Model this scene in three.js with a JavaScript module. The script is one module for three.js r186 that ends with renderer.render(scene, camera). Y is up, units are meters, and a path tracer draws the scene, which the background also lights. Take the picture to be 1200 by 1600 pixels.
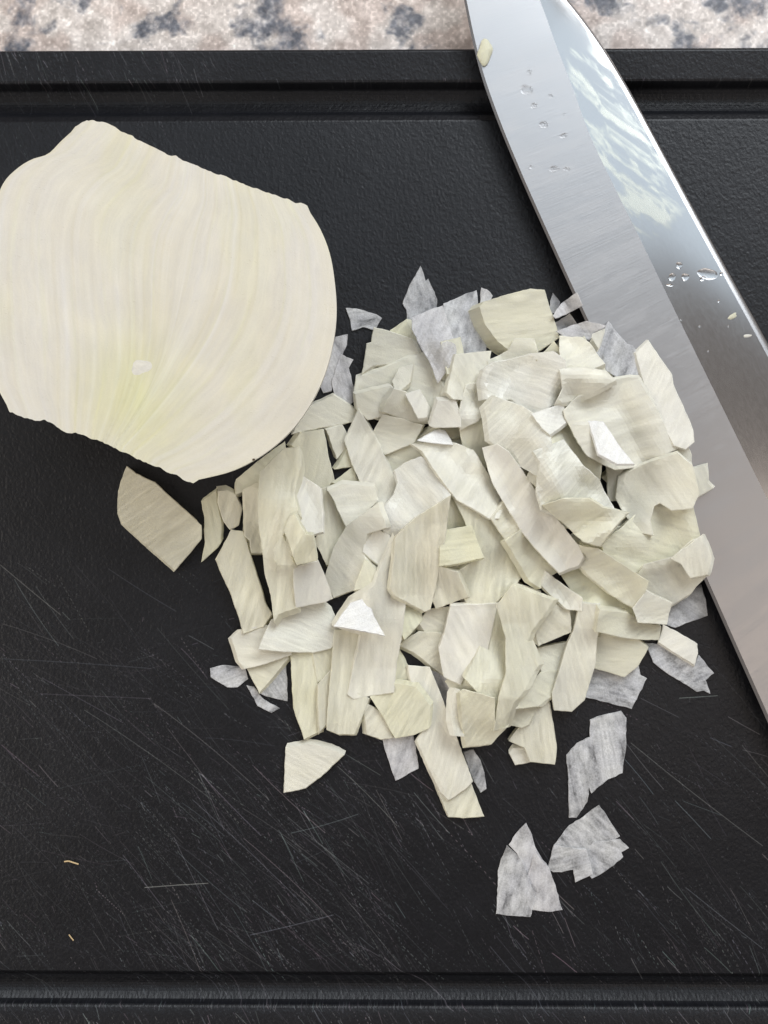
import * as THREE from 'three';
import { mergeGeometries, toCreasedNormals } from 'three/addons/utils/BufferGeometryUtils.js';
import { RoundedBoxGeometry } from 'three/addons/geometries/RoundedBoxGeometry.js';
import { RectAreaLightUniformsLib } from 'three/addons/lights/RectAreaLightUniformsLib.js';

// ---------------------------------------------------------------- camera, light, exposure
const TOP = 0.012;                       // height of the board's top above the worktop
const MM = 0.001, UNIT = 0.00018;        // one tracing unit on the board is 0.18 mm
const scene = new THREE.Scene();
const HEIGHT = 0.37;
const camera = new THREE.PerspectiveCamera(2 * Math.atan(800 * UNIT / HEIGHT) * 180 / Math.PI, 768 / 1024, 0.01, 20);
camera.up.set(0, 0, -1);
camera.position.set(0.0045, TOP + HEIGHT, 0);
camera.lookAt(0, TOP, 0);
camera.updateMatrixWorld(true);
camera.updateProjectionMatrix();

const renderer = new THREE.WebGLRenderer({ antialias: true });
renderer.toneMapping = THREE.LinearToneMapping;
renderer.toneMappingExposure = 1.08;
renderer.shadowMap.enabled = true;
scene.background = new THREE.Color().setRGB(0.25, 0.225, 0.21);   // the dim warm room round the worktop
RectAreaLightUniformsLib.init();
function lamp(name, label, at, aim, w, h, rgb, intensity) {
  const g = new THREE.Group(); g.name = name; g.userData = { label, category: 'light' };
  g.position.set(...at); g.lookAt(...aim);
  const frame = new THREE.Mesh(new RoundedBoxGeometry(w + 0.06, h + 0.06, 0.03, 2, 0.01), new THREE.MeshStandardMaterial({ color: 0xdedede, roughness: 0.6 }));
  frame.name = 'frame'; frame.position.z = -0.03; g.add(frame);
  const glow = new THREE.MeshStandardMaterial({ color: 0x888888, roughness: 0.8 }); glow.emissive.setRGB(...rgb); glow.emissiveIntensity = 0.5;
  const pane = new THREE.Mesh(new THREE.BoxGeometry(w, h, 0.004), glow); pane.name = 'light_pane'; pane.position.z = -0.012; g.add(pane);
  scene.add(g);
  const l = new THREE.RectAreaLight(new THREE.Color().setRGB(...rgb), intensity, w, h);
  l.position.set(...at); l.lookAt(...aim); scene.add(l);
}
// tall window beyond the far side of the board, to the right
lamp('window_light', 'tall kitchen window beyond the far edge of the board', [0.55, 0.95, -0.95], [0, 0, 0], 0.9, 0.8, [0.90, 0.95, 1.0], 6.8);
// added fill light, low on the left, to soften the contrast
lamp('window_light_001', 'added fill light panel on the left of the board', [-1.25, 0.85, 0.25], [0, 0, 0], 1.1, 0.9, [1.0, 0.93, 0.84], 2.9);
// added panel standing in for ceiling brightness mirrored in blade and board
lamp('added_overhead_panel', 'added light panel standing in for a bright ceiling above the far side of the board', [0.15, 1.75, -0.66], [0.15, 0, -0.66], 2.0, 0.5, [0.74, 0.87, 1.0], 0.92);
// added warm panel, near right, to brighten the lower blade and heap
lamp('added_warm_panel', 'added warm fill panel above the near side of the board', [0.75, 1.75, 0.34], [0.75, 0, 0.34], 1.0, 0.7, [1.0, 0.86, 0.76], 1.0);

// ---------------------------------------------------------------- helpers
let seed = 20240611;
const rnd = () => { seed = (seed * 1664525 + 1013904223) >>> 0; return seed / 4294967296; };
const rr = (a, b) => a + (b - a) * rnd();
const clamp = (x, a, b) => Math.min(b, Math.max(a, x));
const smooth = (a, b, x) => { const t = clamp((x - a) / (b - a), 0, 1); return t * t * (3 - 2 * t); };
const hash = (x, y) => { let h = Math.imul(x | 0, 374761393) + Math.imul(y | 0, 668265263); h = Math.imul(h ^ (h >>> 13), 1274126177); return ((h ^ (h >>> 16)) >>> 0) / 4294967296; };
function noise(x, y) {
  const i = Math.floor(x), j = Math.floor(y), f = x - i, g = y - j, u = f * f * (3 - 2 * f), v = g * g * (3 - 2 * g);
  return (hash(i, j) * (1 - u) + hash(i + 1, j) * u) * (1 - v) + (hash(i, j + 1) * (1 - u) + hash(i + 1, j + 1) * u) * v;
}
const fbm = (x, y, n = 4) => { let s = 0, a = 0.5, t = 0; for (let k = 0; k < n; k++) { s += a * noise(x, y); t += a; a *= 0.5; x = x * 2.03 + 17.3; y = y * 2.03 + 5.7; } return s / t; };
const ray = new THREE.Vector3();
function at(px, py, y) {                 // point of the tracing at a given height above the worktop
  ray.set(px / 600 - 1, 1 - py / 800, 0.5).unproject(camera).sub(camera.position);
  const k = (y - camera.position.y) / ray.y;
  return [camera.position.x + ray.x * k, camera.position.z + ray.z * k];
}
const used = {};
function numbered(name) { const n = used[name] = (used[name] ?? -1) + 1; return n ? name + '_' + String(n).padStart(3, '0') : name; }
function add(o, name, label, category, group) { o.name = numbered(name); o.userData = { label, category }; if (group) o.userData.group = group; scene.add(o); return o; }
function part(parent, name, geometry, material) { const m = new THREE.Mesh(geometry, material); m.name = name; parent.add(m); return m; }
function dataTexture(n, m, fn, srgb) {
  const d = new Uint8Array(n * m * 4);
  for (let j = 0; j < m; j++) for (let i = 0; i < n; i++) { const c = fn(i, j), o = (j * n + i) * 4; for (let k = 0; k < 3; k++) d[o + k] = clamp(c[k] ?? c[0], 0, 255); d[o + 3] = 255; }
  const t = new THREE.DataTexture(d, n, m); t.wrapS = t.wrapT = THREE.MirroredRepeatWrapping; t.magFilter = THREE.LinearFilter; t.minFilter = THREE.LinearMipmapLinearFilter; t.generateMipmaps = true;
  if (srgb) t.colorSpace = THREE.SRGBColorSpace; t.needsUpdate = true; return t;
}
function geo(pos, idx, uv) {
  const g = new THREE.BufferGeometry();
  g.setAttribute('position', new THREE.Float32BufferAttribute(pos, 3)); if (uv) g.setAttribute('uv', new THREE.Float32BufferAttribute(uv, 2));
  g.setIndex(idx); g.computeVertexNormals(); return g;
}

// ---------------------------------------------------------------- worktop
{
  const tex = dataTexture(1024, 1024, (i, j) => {           // 0.3 m of speckled stone-look laminate
    const x = i / 1024 * 300, y = j / 1024 * 300;
    const warp = fbm(x / 9, y / 9, 4) * 22;
    const dark = smooth(0.53, 0.74, fbm((x + warp * 0.5) / 9 + 3.3, (y - warp * 0.3) / 8 + 9, 6));
    const vein = 0;
    const tan = smooth(0.42, 0.62, fbm(x / 11 + 50, y / 11 + 20, 3));
    const fine = fbm(x / 0.9, y / 0.9, 3) - 0.5, mid = fbm(x / 3.2 + 9, y / 3.2, 4) - 0.5, fleck = smooth(0.66, 0.78, noise(x / 0.7 + 31, y / 0.7));
    let c = [212, 203, 196];
    c = c.map((v, k) => v + ([190, 174, 165][k] - v) * tan * 0.8);
    const d = clamp(dark * 0.85 + vein, 0, 1) * (0.1 + 1.7 * fbm(x / 1.3 + 4, y / 1.3, 4));
    c = c.map((v, k) => v + ([92, 95, 104][k] - v) * clamp(d, 0, 0.92));
    return c.map((v) => v + fine * 60 + mid * 70 + fleck * 26 * (1 - d));
  }, true);
  const g = new THREE.BoxGeometry(1.3, 0.04, 0.9);
  const p = g.attributes.position, u = g.attributes.uv;
  for (let i = 0; i < p.count; i++) u.setXY(i, (p.getX(i) + 0.16) / 0.3, (0.45 - p.getZ(i)) / 0.3);
  const m = new THREE.Mesh(g, new THREE.MeshPhysicalMaterial({ map: tex, roughness: 0.42 }));
  m.position.set(0, -0.02, -0.05); m.name = 'worktop'; m.userData = { kind: 'structure', label: 'speckled beige and grey stone worktop under the board', category: 'worktop' }; scene.add(m);
}

// ---------------------------------------------------------------- cutting board
const boardMat = (() => {
  const W = 2048, H = 2048, sx = W / 0.24, sy = H / 0.30;     // covers 240 x 300 mm
  const make = (bg) => { const c = document.createElement('canvas'); c.width = W; c.height = H; const x = c.getContext('2d'); x.fillStyle = bg; x.fillRect(0, 0, W, H); return [c, x]; };
  const [cc, cx] = make('#15161a'), [bc, bx] = make('#808080');
  const X = (px) => ((px - 600) * UNIT + 0.12) * sx, Y = (py) => ((py - 800) * UNIT + 0.15) * sy;
  // worn greasy and dusty patches in the plastic
  const id = cx.getImageData(0, 0, W, H), bd = bx.getImageData(0, 0, W, H);
  for (let j = 0; j < H; j++) for (let i = 0; i < W; i++) {
    const o = (j * W + i) * 4, mx = i / sx * 1000, my = j / sy * 1000;
    const speck = hash(i >> 1, j >> 1) > 0.9965 ? 26 * hash(i >> 1, (j >> 1) + 7) : 0;
    const v = (fbm(mx / 9, my / 9, 4) - 0.5) * 9 + (fbm(mx / 0.5, my / 0.5, 2) - 0.5) * 8 + speck;
    id.data[o] += v; id.data[o + 1] += v; id.data[o + 2] += v;
    const peb = (fbm(mx / 0.62, my / 0.75 + fbm(mx / 1.1, my / 1.1, 2), 2) - 0.5) * 150 + (noise(mx / 0.22, my / 0.22) - 0.5) * 34;
    bd.data[o] = bd.data[o + 1] = bd.data[o + 2] = 128 + peb;
  }
  cx.putImageData(id, 0, 0); bx.putImageData(bd, 0, 0);
  function scratch(x, y, len, ang, a, w, dashed) {
    const dx = Math.cos(ang) * len, dy = Math.sin(ang) * len, k = rr(-0.04, 0.04) * len;
    for (const [q, style] of [[cx, `rgba(${165 + rr(-20, 20)},${164 + rr(-15, 15)},${166},${Math.min(0.85, a * 1.3)})`], [bx, `rgba(20,20,20,${Math.min(1, a * 1.6)})`]]) {
      q.strokeStyle = style; q.lineWidth = w * (q === bx ? 1.3 : 1);
      if (dashed) q.setLineDash(dashed); else q.setLineDash([]);
      q.beginPath(); q.moveTo(X(x), Y(y)); q.quadraticCurveTo(X(x + dx / 2 - dy / len * k), Y(y + dy / 2 + dx / len * k), X(x + dx), Y(y + dy)); q.stroke();
    }
  }
  const deg = Math.PI / 180, dash = () => rnd() < 0.62 ? [rr(2, 9), rr(2, 10), rr(1, 5), rr(3, 12)] : null;
  const wet = (x, y) => Math.hypot((x - 690) / 80, (y - 1390) / 105) < 1 || Math.hypot((x - 260) / 130, (y - 900) / 95) < 1;
  function field(n, x0, y0, x1, y1, a0, a1, l0, l1, al0, al1) {
    for (let k = 0; k < n; k++) {
      const x = rr(x0, x1), y = rr(y0, y1);
      if (wet(x, y) && rnd() < 0.85) continue;
      scratch(x, y, l0 + (l1 - l0) * rnd() ** 2.2, rr(a0, a1) * deg, al0 + (al1 - al0) * rnd() ** 2, rr(0.6, 1.5), dash());
    }
  }
  field(1300, -80, 860, 560, 1500, 28, 62, 12, 190, 0.05, 0.34);
  field(420, -60, 900, 600, 1500, -25, 20, 8, 120, 0.04, 0.2);
  field(800, 200, 1180, 720, 1500, 30, 70, 15, 170, 0.06, 0.42);
  field(560, -50, 1380, 1230, 1500, 38, 74, 8, 95, 0.10, 0.5);
  field(520, 560, 1150, 1240, 1500, 42, 66, 10, 150, 0.05, 0.4);
  field(170, 850, 950, 1240, 1300, 15, 60, 15, 130, 0.05, 0.4);
  field(520, -60, 1572, 1250, 1640, 45, 78, 10, 60, 0.10, 0.55);
  field(330, -30, 40, 330, 128, 55, 80, 12, 62, 0.08, 0.34);
  field(220, -40, 186, 260, 420, 50, 78, 10, 70, 0.06, 0.3);
  field(60, 300, 70, 1210, 128, 40, 110, 5, 26, 0.05, 0.22);
  field(70, 380, 190, 1240, 620, 20, 110, 8, 50, 0.04, 0.16);
  field(1800, -60, 880, 1240, 1500, 0, 180, 2, 10, 0.05, 0.3);
  for (let k = 0; k < 180; k++) { const x = rr(-60, 1240), b = rnd() < 0.6; scratch(x, b ? 1571 : 122, rr(4, 12), rr(50, 110) * deg, rr(0.08, 0.35), rr(0.8, 1.8)); }
  for (const [x, y, x2, y2, a] of [[0, 975, 150, 1030, .3], [20, 905, 90, 1010, .45], [0, 1030, 235, 1045, .3], [60, 1085, 235, 1092, .3], [0, 1165, 60, 1215, .4], [130, 1110, 330, 1250, .4], [225, 1388, 325, 1381, .75], [390, 1462, 520, 1430, .5], [455, 1302, 560, 1272, .5], [450, 1150, 620, 1100, .3], [985, 1160, 1190, 1320, .5], [1060, 1090, 1120, 1086, .6], [1000, 1090, 1060, 1120, .35], [975, 1185, 1020, 1240, .6], [470, 460, 505, 490, .12], [240, 1100, 420, 1250, .4], [380, 1310, 520, 1440, .5], [300, 1250, 480, 1420, .45], [1070, 1385, 1190, 1480, .5], [590, 1300, 700, 1420, .25], [560, 470, 580, 482, .1]])
    scratch(x, y, Math.hypot(x2 - x, y2 - y), Math.atan2(y2 - y, x2 - x), a * 0.8, 1.2);
  const t = (c, srgb) => { const k = new THREE.CanvasTexture(c); k.wrapS = k.wrapT = THREE.MirroredRepeatWrapping; if (srgb) k.colorSpace = THREE.SRGBColorSpace; return k; };
  return new THREE.MeshPhysicalMaterial({ map: t(cc, true), bumpMap: t(bc), bumpScale: 0.00016, roughness: 0.41, specularIntensity: 0.66 });
})();
{
  const A = 0.1905, B = 775 * UNIT, CZ = 50 * UNIT, r0 = 0.018, N = 16;
  const d = 53 * UNIT, w = 56 * UNIT;                       // rim width, groove width
  const prof = [[0.0006, -TOP], [0, -TOP + 0.0006], [0, -0.0012], [0.0004, -0.0003], [0.0012, 0], [d - 0.0006, 0], [d - 0.0001, -0.0003], [d + 0.0001, -0.0008]];
  for (let k = 0; k <= 12; k++) {                            // steep outer wall, shallow rounded inner slope
    const s = k / 12; prof.push([d + 0.0004 + (w - 0.0016) * s, -0.0012 - 0.0034 * Math.sin(Math.PI * Math.min(1, 0.22 + s * 0.78)) ** 0.9]);
  }
  prof.push([d + w - 0.0006, -0.0006], [d + w - 0.0002, -0.00015], [d + w + 0.0006, 0], [d + w + 0.0012, 0], [d + w + 0.0022, 0]);
  const groove = prof.filter((p, i) => i >= 8 && i < 21);
  groove.forEach((p, i) => { const s = i / 12; p[1] = -0.0012 - 0.0058 * Math.sin(Math.PI * (0.14 + 0.85 * s)) ** 0.85; });
  const pos = [], uv = [], idx = [], M = 4 * (N + 1);
  for (const [o, y] of prof) {
    const r = Math.max(r0 - o, 0.004);
    for (let c = 0; c < 4; c++) for (let k = 0; k <= N; k++) {
      const a = (c + k / N) * Math.PI / 2, x = (A - o - r) * (c === 0 || c === 3 ? 1 : -1) + r * Math.cos(a), z = (B - o - r) * (c < 2 ? 1 : -1) + r * Math.sin(a);
      pos.push(x, y + TOP, z + CZ); uv.push((x + 0.12) / 0.24, 1 - (z + CZ + 0.15) / 0.30);
    }
  }
  for (let i = 0; i < prof.length - 1; i++) for (let k = 0; k < M; k++) { const a = i * M + k, b = i * M + (k + 1) % M; idx.push(a, a + M, b, b, a + M, b + M); }
  const base = (prof.length - 1) * M, c = pos.length / 3;
  pos.push(0, TOP, CZ); uv.push(0.5, 1 - (CZ + 0.15) / 0.30);
  for (let k = 0; k < M; k++) idx.push(base + (k + 1) % M, base + k, c);
  const g = geo(pos, idx, uv);
  const board = new THREE.Group(); board.position.set(0, 0, 0);
  part(board, 'board_body', toCreasedNormals(g, 0.9), boardMat);
  for (const sx of [-1, 1]) for (const sz of [-1, 1]) { const f = part(board, 'rubber_foot', new THREE.CylinderGeometry(0.008, 0.009, 0.0009, 20), new THREE.MeshStandardMaterial({ color: 0x111111, roughness: 0.9 })); f.position.set(sx * 0.165, 0.00045, CZ + sz * 0.115); }
  add(board, 'cutting_board', 'black plastic cutting board with juice groove and knife scratches', 'cutting board');
}

// ---------------------------------------------------------------- onion materials
const veins = dataTexture(512, 512, (i, j) => {
  const x = i / 512 * 24, y = j / 512 * 24;                  // 24 mm tile
  const stripe = fbm(x * 0.9 + fbm(x / 3, y / 6, 2) * 2, y * 0.10, 4) - 0.5, cell = noise(x * 5, y * 5) - 0.5, patch = fbm(x / 4 + 8, y / 4, 3) - 0.5;
  const v = 247 + stripe * 13 + cell * 5 + patch * 8; return [v, v - patch, v - patch * 6 - stripe * 3];
}, true);
const relief = dataTexture(512, 512, (i, j) => {
  const x = i / 512 * 24, y = j / 512 * 24;
  return [128 + (fbm(x * 1.5 + fbm(x / 3, y / 6, 2) * 2, y * 0.16, 4) - 0.5) * 70 + (noise(x * 5, y * 5) - 0.5) * 50 + (fbm(x / 2, y / 2, 3) - 0.5) * 150];
});
const wetFace = dataTexture(512, 512, (i, j) => {
  const x = i / 512 * 24, y = j / 512 * 24, drop = smooth(0.80, 0.95, noise(x * 3.1 + 7, y * 3.1)) * smooth(0.5, 0.62, fbm(x / 3 + 2, y / 3, 3));
  return [110 + (fbm(x * 2.2, y * 0.3, 3) - 0.5) * 60 + (noise(x * 6, y * 6) - 0.5) * 26 + (fbm(x / 2, y / 2, 3) - 0.5) * 70 + drop * 90];
});
const cloudy = dataTexture(512, 512, (i, j) => {             // clear and milky parts of the tissue, in cells and fibres
  const x = i / 512 * 24, y = j / 512 * 24, a = fbm(x * 0.45 + 3, y * 0.3, 4), b = fbm(x * 1.6 + fbm(x / 3, y / 5, 2) * 2, y * 0.18 + 7, 3), c = noise(x * 3.4, y * 3.4);
  return [255 * clamp(0.68 + (a - 0.5) * 0.6 + (b - 0.5) * 0.38 + (c - 0.5) * 0.22, 0.12, 1)];
});
const milky = dataTexture(512, 512, (i, j) => {
  const x = i / 512 * 24, y = j / 512 * 24, a = fbm(x * 0.5 + 13, y * 0.16, 3), b = fbm(x * 1.9 + fbm(x / 3, y / 5, 2) * 2, y * 0.12 + 7, 3), c = noise(x * 4.5, y * 4.5);
  return [255 * clamp(0.66 + (a - 0.5) * 0.6 + (b - 0.5) * 0.62 + (c - 0.5) * 0.16, 0.25, 1)];
});
// opaque-looking flesh of the halved bulb
const onion = (rgb, through, rough, coat, bump) => {
  const m = new THREE.MeshPhysicalMaterial({ map: veins, bumpMap: relief, bumpScale: bump, roughness: rough, transmission: through, thickness: 0, clearcoat: coat, clearcoatRoughness: 0.28, ior: 1.36 });
  m.color.setRGB(...rgb); return m;
};
// wet cut flesh: part milky, part clear, with depth
const wetFlesh = (rgb, through, rough, bump) => {
  const m = new THREE.MeshPhysicalMaterial({ map: veins, bumpMap: relief, bumpScale: bump, roughness: rough, transmission: through, transmissionMap: milky, thickness: 0.002, attenuationColor: new THREE.Color(0.97, 0.94, 0.70), attenuationDistance: 0.009, ior: 1.36 });
  m.color.setRGB(...rgb); return m;
};
// paper-thin skins between the layers
const skin = (rgb, through, rough, bump) => {
  const m = new THREE.MeshPhysicalMaterial({ map: veins, bumpMap: relief, bumpScale: bump, roughness: rough, transmission: through, transmissionMap: cloudy, thickness: 0, ior: 1.36 });
  m.color.setRGB(...rgb); return m;
};
const FLESH = {
  f: [skin([0.93, 0.93, 0.93], 0.92, 0.56, 0.00022), skin([0.94, 0.93, 0.93], 0.80, 0.56, 0.00022)],
  w: [wetFlesh([0.965, 0.94, 0.805], 0.38, 0.38, 0.00011), wetFlesh([0.965, 0.938, 0.81], 0.38, 0.34, 0.00011)],
  v: [wetFlesh([0.968, 0.942, 0.84], 0.32, 0.38, 0.00010), wetFlesh([0.968, 0.94, 0.835], 0.32, 0.40, 0.00010)],
  c: [wetFlesh([0.965, 0.935, 0.76], 0.46, 0.40, 0.00011), wetFlesh([0.965, 0.932, 0.77], 0.46, 0.40, 0.00011), wetFlesh([0.963, 0.935, 0.75], 0.46, 0.38, 0.00011)],
  y: [wetFlesh([0.962, 0.94, 0.71], 0.46, 0.38, 0.00011), wetFlesh([0.965, 0.94, 0.73], 0.46, 0.38, 0.00011)],
  s: [wetFlesh([0.965, 0.93, 0.75], 0.44, 0.40, 0.00011)],
  m: [wetFlesh([0.965, 0.955, 0.845], 0.36, 0.26, 0.00016), wetFlesh([0.965, 0.95, 0.86], 0.36, 0.26, 0.00016)],
  g: [wetFlesh([0.97, 0.96, 0.92], 0.32, 0.24, 0.00024)],
};
const THICK = { f: 0.5, w: 1.6, v: 1.6, c: 2.2, y: 2.2, s: 4.2, m: 1.4, g: 0.6 };

// ---------------------------------------------------------------- shaping a cut slice from its outline
function inside(poly, x, z) { let c = false; for (let i = 0, j = poly.length - 1; i < poly.length; j = i++) { const [a, b] = poly[i], [p, q] = poly[j]; if ((b > z) !== (q > z) && x < (p - a) * (z - b) / (q - b) + a) c = !c; } return c; }
function resample(poly, step, rough) {
  const out = [];
  for (let i = 0; i < poly.length; i++) {
    const [a, b] = poly[i], [p, q] = poly[(i + 1) % poly.length], L = Math.hypot(p - a, q - b), n = Math.max(1, Math.round(L / step)), bow = rr(-0.012, 0.016) * L;
    for (let k = 0; k < n; k++) {
      const t = k / n, w = k ? (Math.sin(Math.PI * t) * bow + (rnd() - 0.5) * rough) : 0;
      out.push([a + (p - a) * t + (q - b) / L * w, b + (q - b) * t - (p - a) / L * w]);
    }
  }
  return out;
}
function delaunay(pts) {
  const P = pts.slice(), n = P.length, S = 10; P.push([-S, -S], [S, -S], [0, S]);
  const circ = (a, b, c) => { const [ax, ay] = P[a], [bx, by] = P[b], [cx, cy] = P[c], d = 2 * (ax * (by - cy) + bx * (cy - ay) + cx * (ay - by)), A = ax * ax + ay * ay, B = bx * bx + by * by, C = cx * cx + cy * cy, x = (A * (by - cy) + B * (cy - ay) + C * (ay - by)) / d, y = (A * (cx - bx) + B * (ax - cx) + C * (bx - ax)) / d; return [a, b, c, x, y, (ax - x) ** 2 + (ay - y) ** 2]; };
  let T = [circ(n, n + 1, n + 2)];
  for (let i = 0; i < n; i++) {
    const [x, y] = P[i], edges = new Map(), keep = [];
    for (const t of T) if ((x - t[3]) ** 2 + (y - t[4]) ** 2 < t[5]) { for (const [a, b] of [[t[0], t[1]], [t[1], t[2]], [t[2], t[0]]]) { const k = a < b ? a * 4096 + b : b * 4096 + a; edges.has(k) ? edges.set(k, null) : edges.set(k, [a, b]); } } else keep.push(t);
    for (const e of edges.values()) if (e) keep.push(circ(e[0], e[1], i));
    T = keep;
  }
  return T.filter((t) => t[0] < n && t[1] < n && t[2] < n).map((t) => [t[0], t[1], t[2]]);
}
// outline: [x, z] about the piece's own origin; top(x, z): height of its upper face; t: thickness
function slice(outline, top, t, grain, lean = [0, 0]) {
  const n = outline.length;
  let area = 0; for (let i = 0; i < n; i++) { const [a, b] = outline[i], [p, q] = outline[(i + 1) % n]; area += a * q - p * b; }
  if (area < 0) outline.reverse();
  const e = Math.min(0.0002, t * 0.22);
  const inset = outline.map((p, i) => {
    const a = outline[(i + n - 1) % n], b = outline[(i + 1) % n], dx = b[0] - a[0], dz = b[1] - a[1], L = Math.hypot(dx, dz) || 1;
    return [p[0] - dz / L * e, p[1] + dx / L * e];
  });
  const pts = inset.slice(), step = 0.0012;
  const xs = outline.map((p) => p[0]), zs = outline.map((p) => p[1]);
  for (let j = 0, z = Math.min(...zs); z < Math.max(...zs); z += step * 0.87, j++) for (let x = Math.min(...xs) + (j % 2) * step / 2; x < Math.max(...xs); x += step) {
    const q = [x + (rnd() - 0.5) * 2e-4, z + (rnd() - 0.5) * 2e-4];
    if (inside(inset, ...q) && inset.every((p) => (p[0] - q[0]) ** 2 + (p[1] - q[1]) ** 2 > 4.5e-7)) pts.push(q);
  }
  const tri = delaunay(pts).filter(([a, b, c]) => inside(inset, (pts[a][0] + pts[b][0] + pts[c][0]) / 3, (pts[a][1] + pts[b][1] + pts[c][1]) / 3));
  const pos = [], uv = [], idx = [], cg = Math.cos(grain), sg = Math.sin(grain), ox = rnd() * 5, oz = rnd() * 5;
  const put = (x, y, z, dy = 0) => { pos.push(x, y, z); uv.push((x * cg - z * sg) / 0.024 + ox, (x * sg + z * cg + dy) / 0.024 + oz); };
  for (const [x, z] of pts) put(x, top(x, z), z);
  const b0 = pts.length; for (const [x, z] of pts) put(x + lean[0] * t, top(x, z) - t, z + lean[1] * t);
  const r0 = 2 * b0; for (const [x, z] of outline) put(x, top(x, z) - e, z, e);
  const r1 = r0 + n; for (const [x, z] of outline) put(x + lean[0] * t, top(x, z) - t + e * 0.5, z + lean[1] * t, t);
  for (const [a, b, c] of tri) {
    const s = (pts[b][0] - pts[a][0]) * (pts[c][1] - pts[a][1]) - (pts[b][1] - pts[a][1]) * (pts[c][0] - pts[a][0]);
    if (s > 0) idx.push(a, c, b, b0 + a, b0 + b, b0 + c); else idx.push(a, b, c, b0 + a, b0 + c, b0 + b);
  }
  for (let i = 0; i < n; i++) {
    const j = (i + 1) % n;
    idx.push(i, j, r0 + i, j, r0 + j, r0 + i, r0 + i, r0 + j, r1 + i, r0 + j, r1 + j, r1 + i, r1 + i, r1 + j, b0 + i, r1 + j, b0 + j, b0 + i);
  }
  return toCreasedNormals(geo(pos, idx, uv), 0.62);
}
// relief of what lies on the board so far, so that each slice comes to rest on the ones below it
const CELL = 0.0005, GX0 = -0.115, GZ0 = -0.16, GW = 480, GH = 620, relH = new Float32Array(GW * GH);
function cells(poly, fn) {
  const xs = poly.map((p) => p[0]), zs = poly.map((p) => p[1]);
  for (let j = Math.max(0, Math.floor((Math.min(...zs) - GZ0) / CELL)); j <= Math.min(GH - 1, (Math.max(...zs) - GZ0) / CELL); j++)
    for (let i = Math.max(0, Math.floor((Math.min(...xs) - GX0) / CELL)); i <= Math.min(GW - 1, (Math.max(...xs) - GX0) / CELL); i++) {
      const x = GX0 + (i + 0.5) * CELL, z = GZ0 + (j + 0.5) * CELL; if (inside(poly, x, z)) fn(j * GW + i, x, z);
    }
}
// the lie of the land under an outline, evened out over a few millimetres, as a limp slice feels it
function lie(poly, R) {
  const xs = poly.map((p) => p[0]), zs = poly.map((p) => p[1]), lim = (v, n) => clamp(Math.floor(v), 0, n - 1);
  const i0 = lim((Math.min(...xs) - GX0) / CELL - 12, GW), i1 = lim((Math.max(...xs) - GX0) / CELL + 12, GW), j0 = lim((Math.min(...zs) - GZ0) / CELL - 12, GH), j1 = lim((Math.max(...zs) - GZ0) / CELL + 12, GH), w = i1 - i0 + 1, h = j1 - j0 + 1;
  let a = new Float32Array(w * h); for (let j = 0; j < h; j++) for (let i = 0; i < w; i++) a[j * w + i] = relH[(j0 + j) * GW + i0 + i];
  for (let n = 0; n < 4; n++) {
    const b = new Float32Array(w * h), along = n % 2;
    for (let j = 0; j < h; j++) for (let i = 0; i < w; i++) { let s = 0; for (let k = -R; k <= R; k++) s += along ? a[clamp(j + k, 0, h - 1) * w + i] : a[j * w + clamp(i + k, 0, w - 1)]; b[j * w + i] = s / (2 * R + 1); }
    a = b;
  }
  return (x, z) => { const u = clamp((x - GX0) / CELL - 0.5 - i0, 0, w - 1.001), v = clamp((z - GZ0) / CELL - 0.5 - j0, 0, h - 1.001), i = Math.floor(u), j = Math.floor(v), f = u - i, g = v - j; return (a[j * w + i] * (1 - f) + a[j * w + i + 1] * f) * (1 - g) + (a[(j + 1) * w + i] * (1 - f) + a[(j + 1) * w + i + 1] * f) * g; };
}
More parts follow.
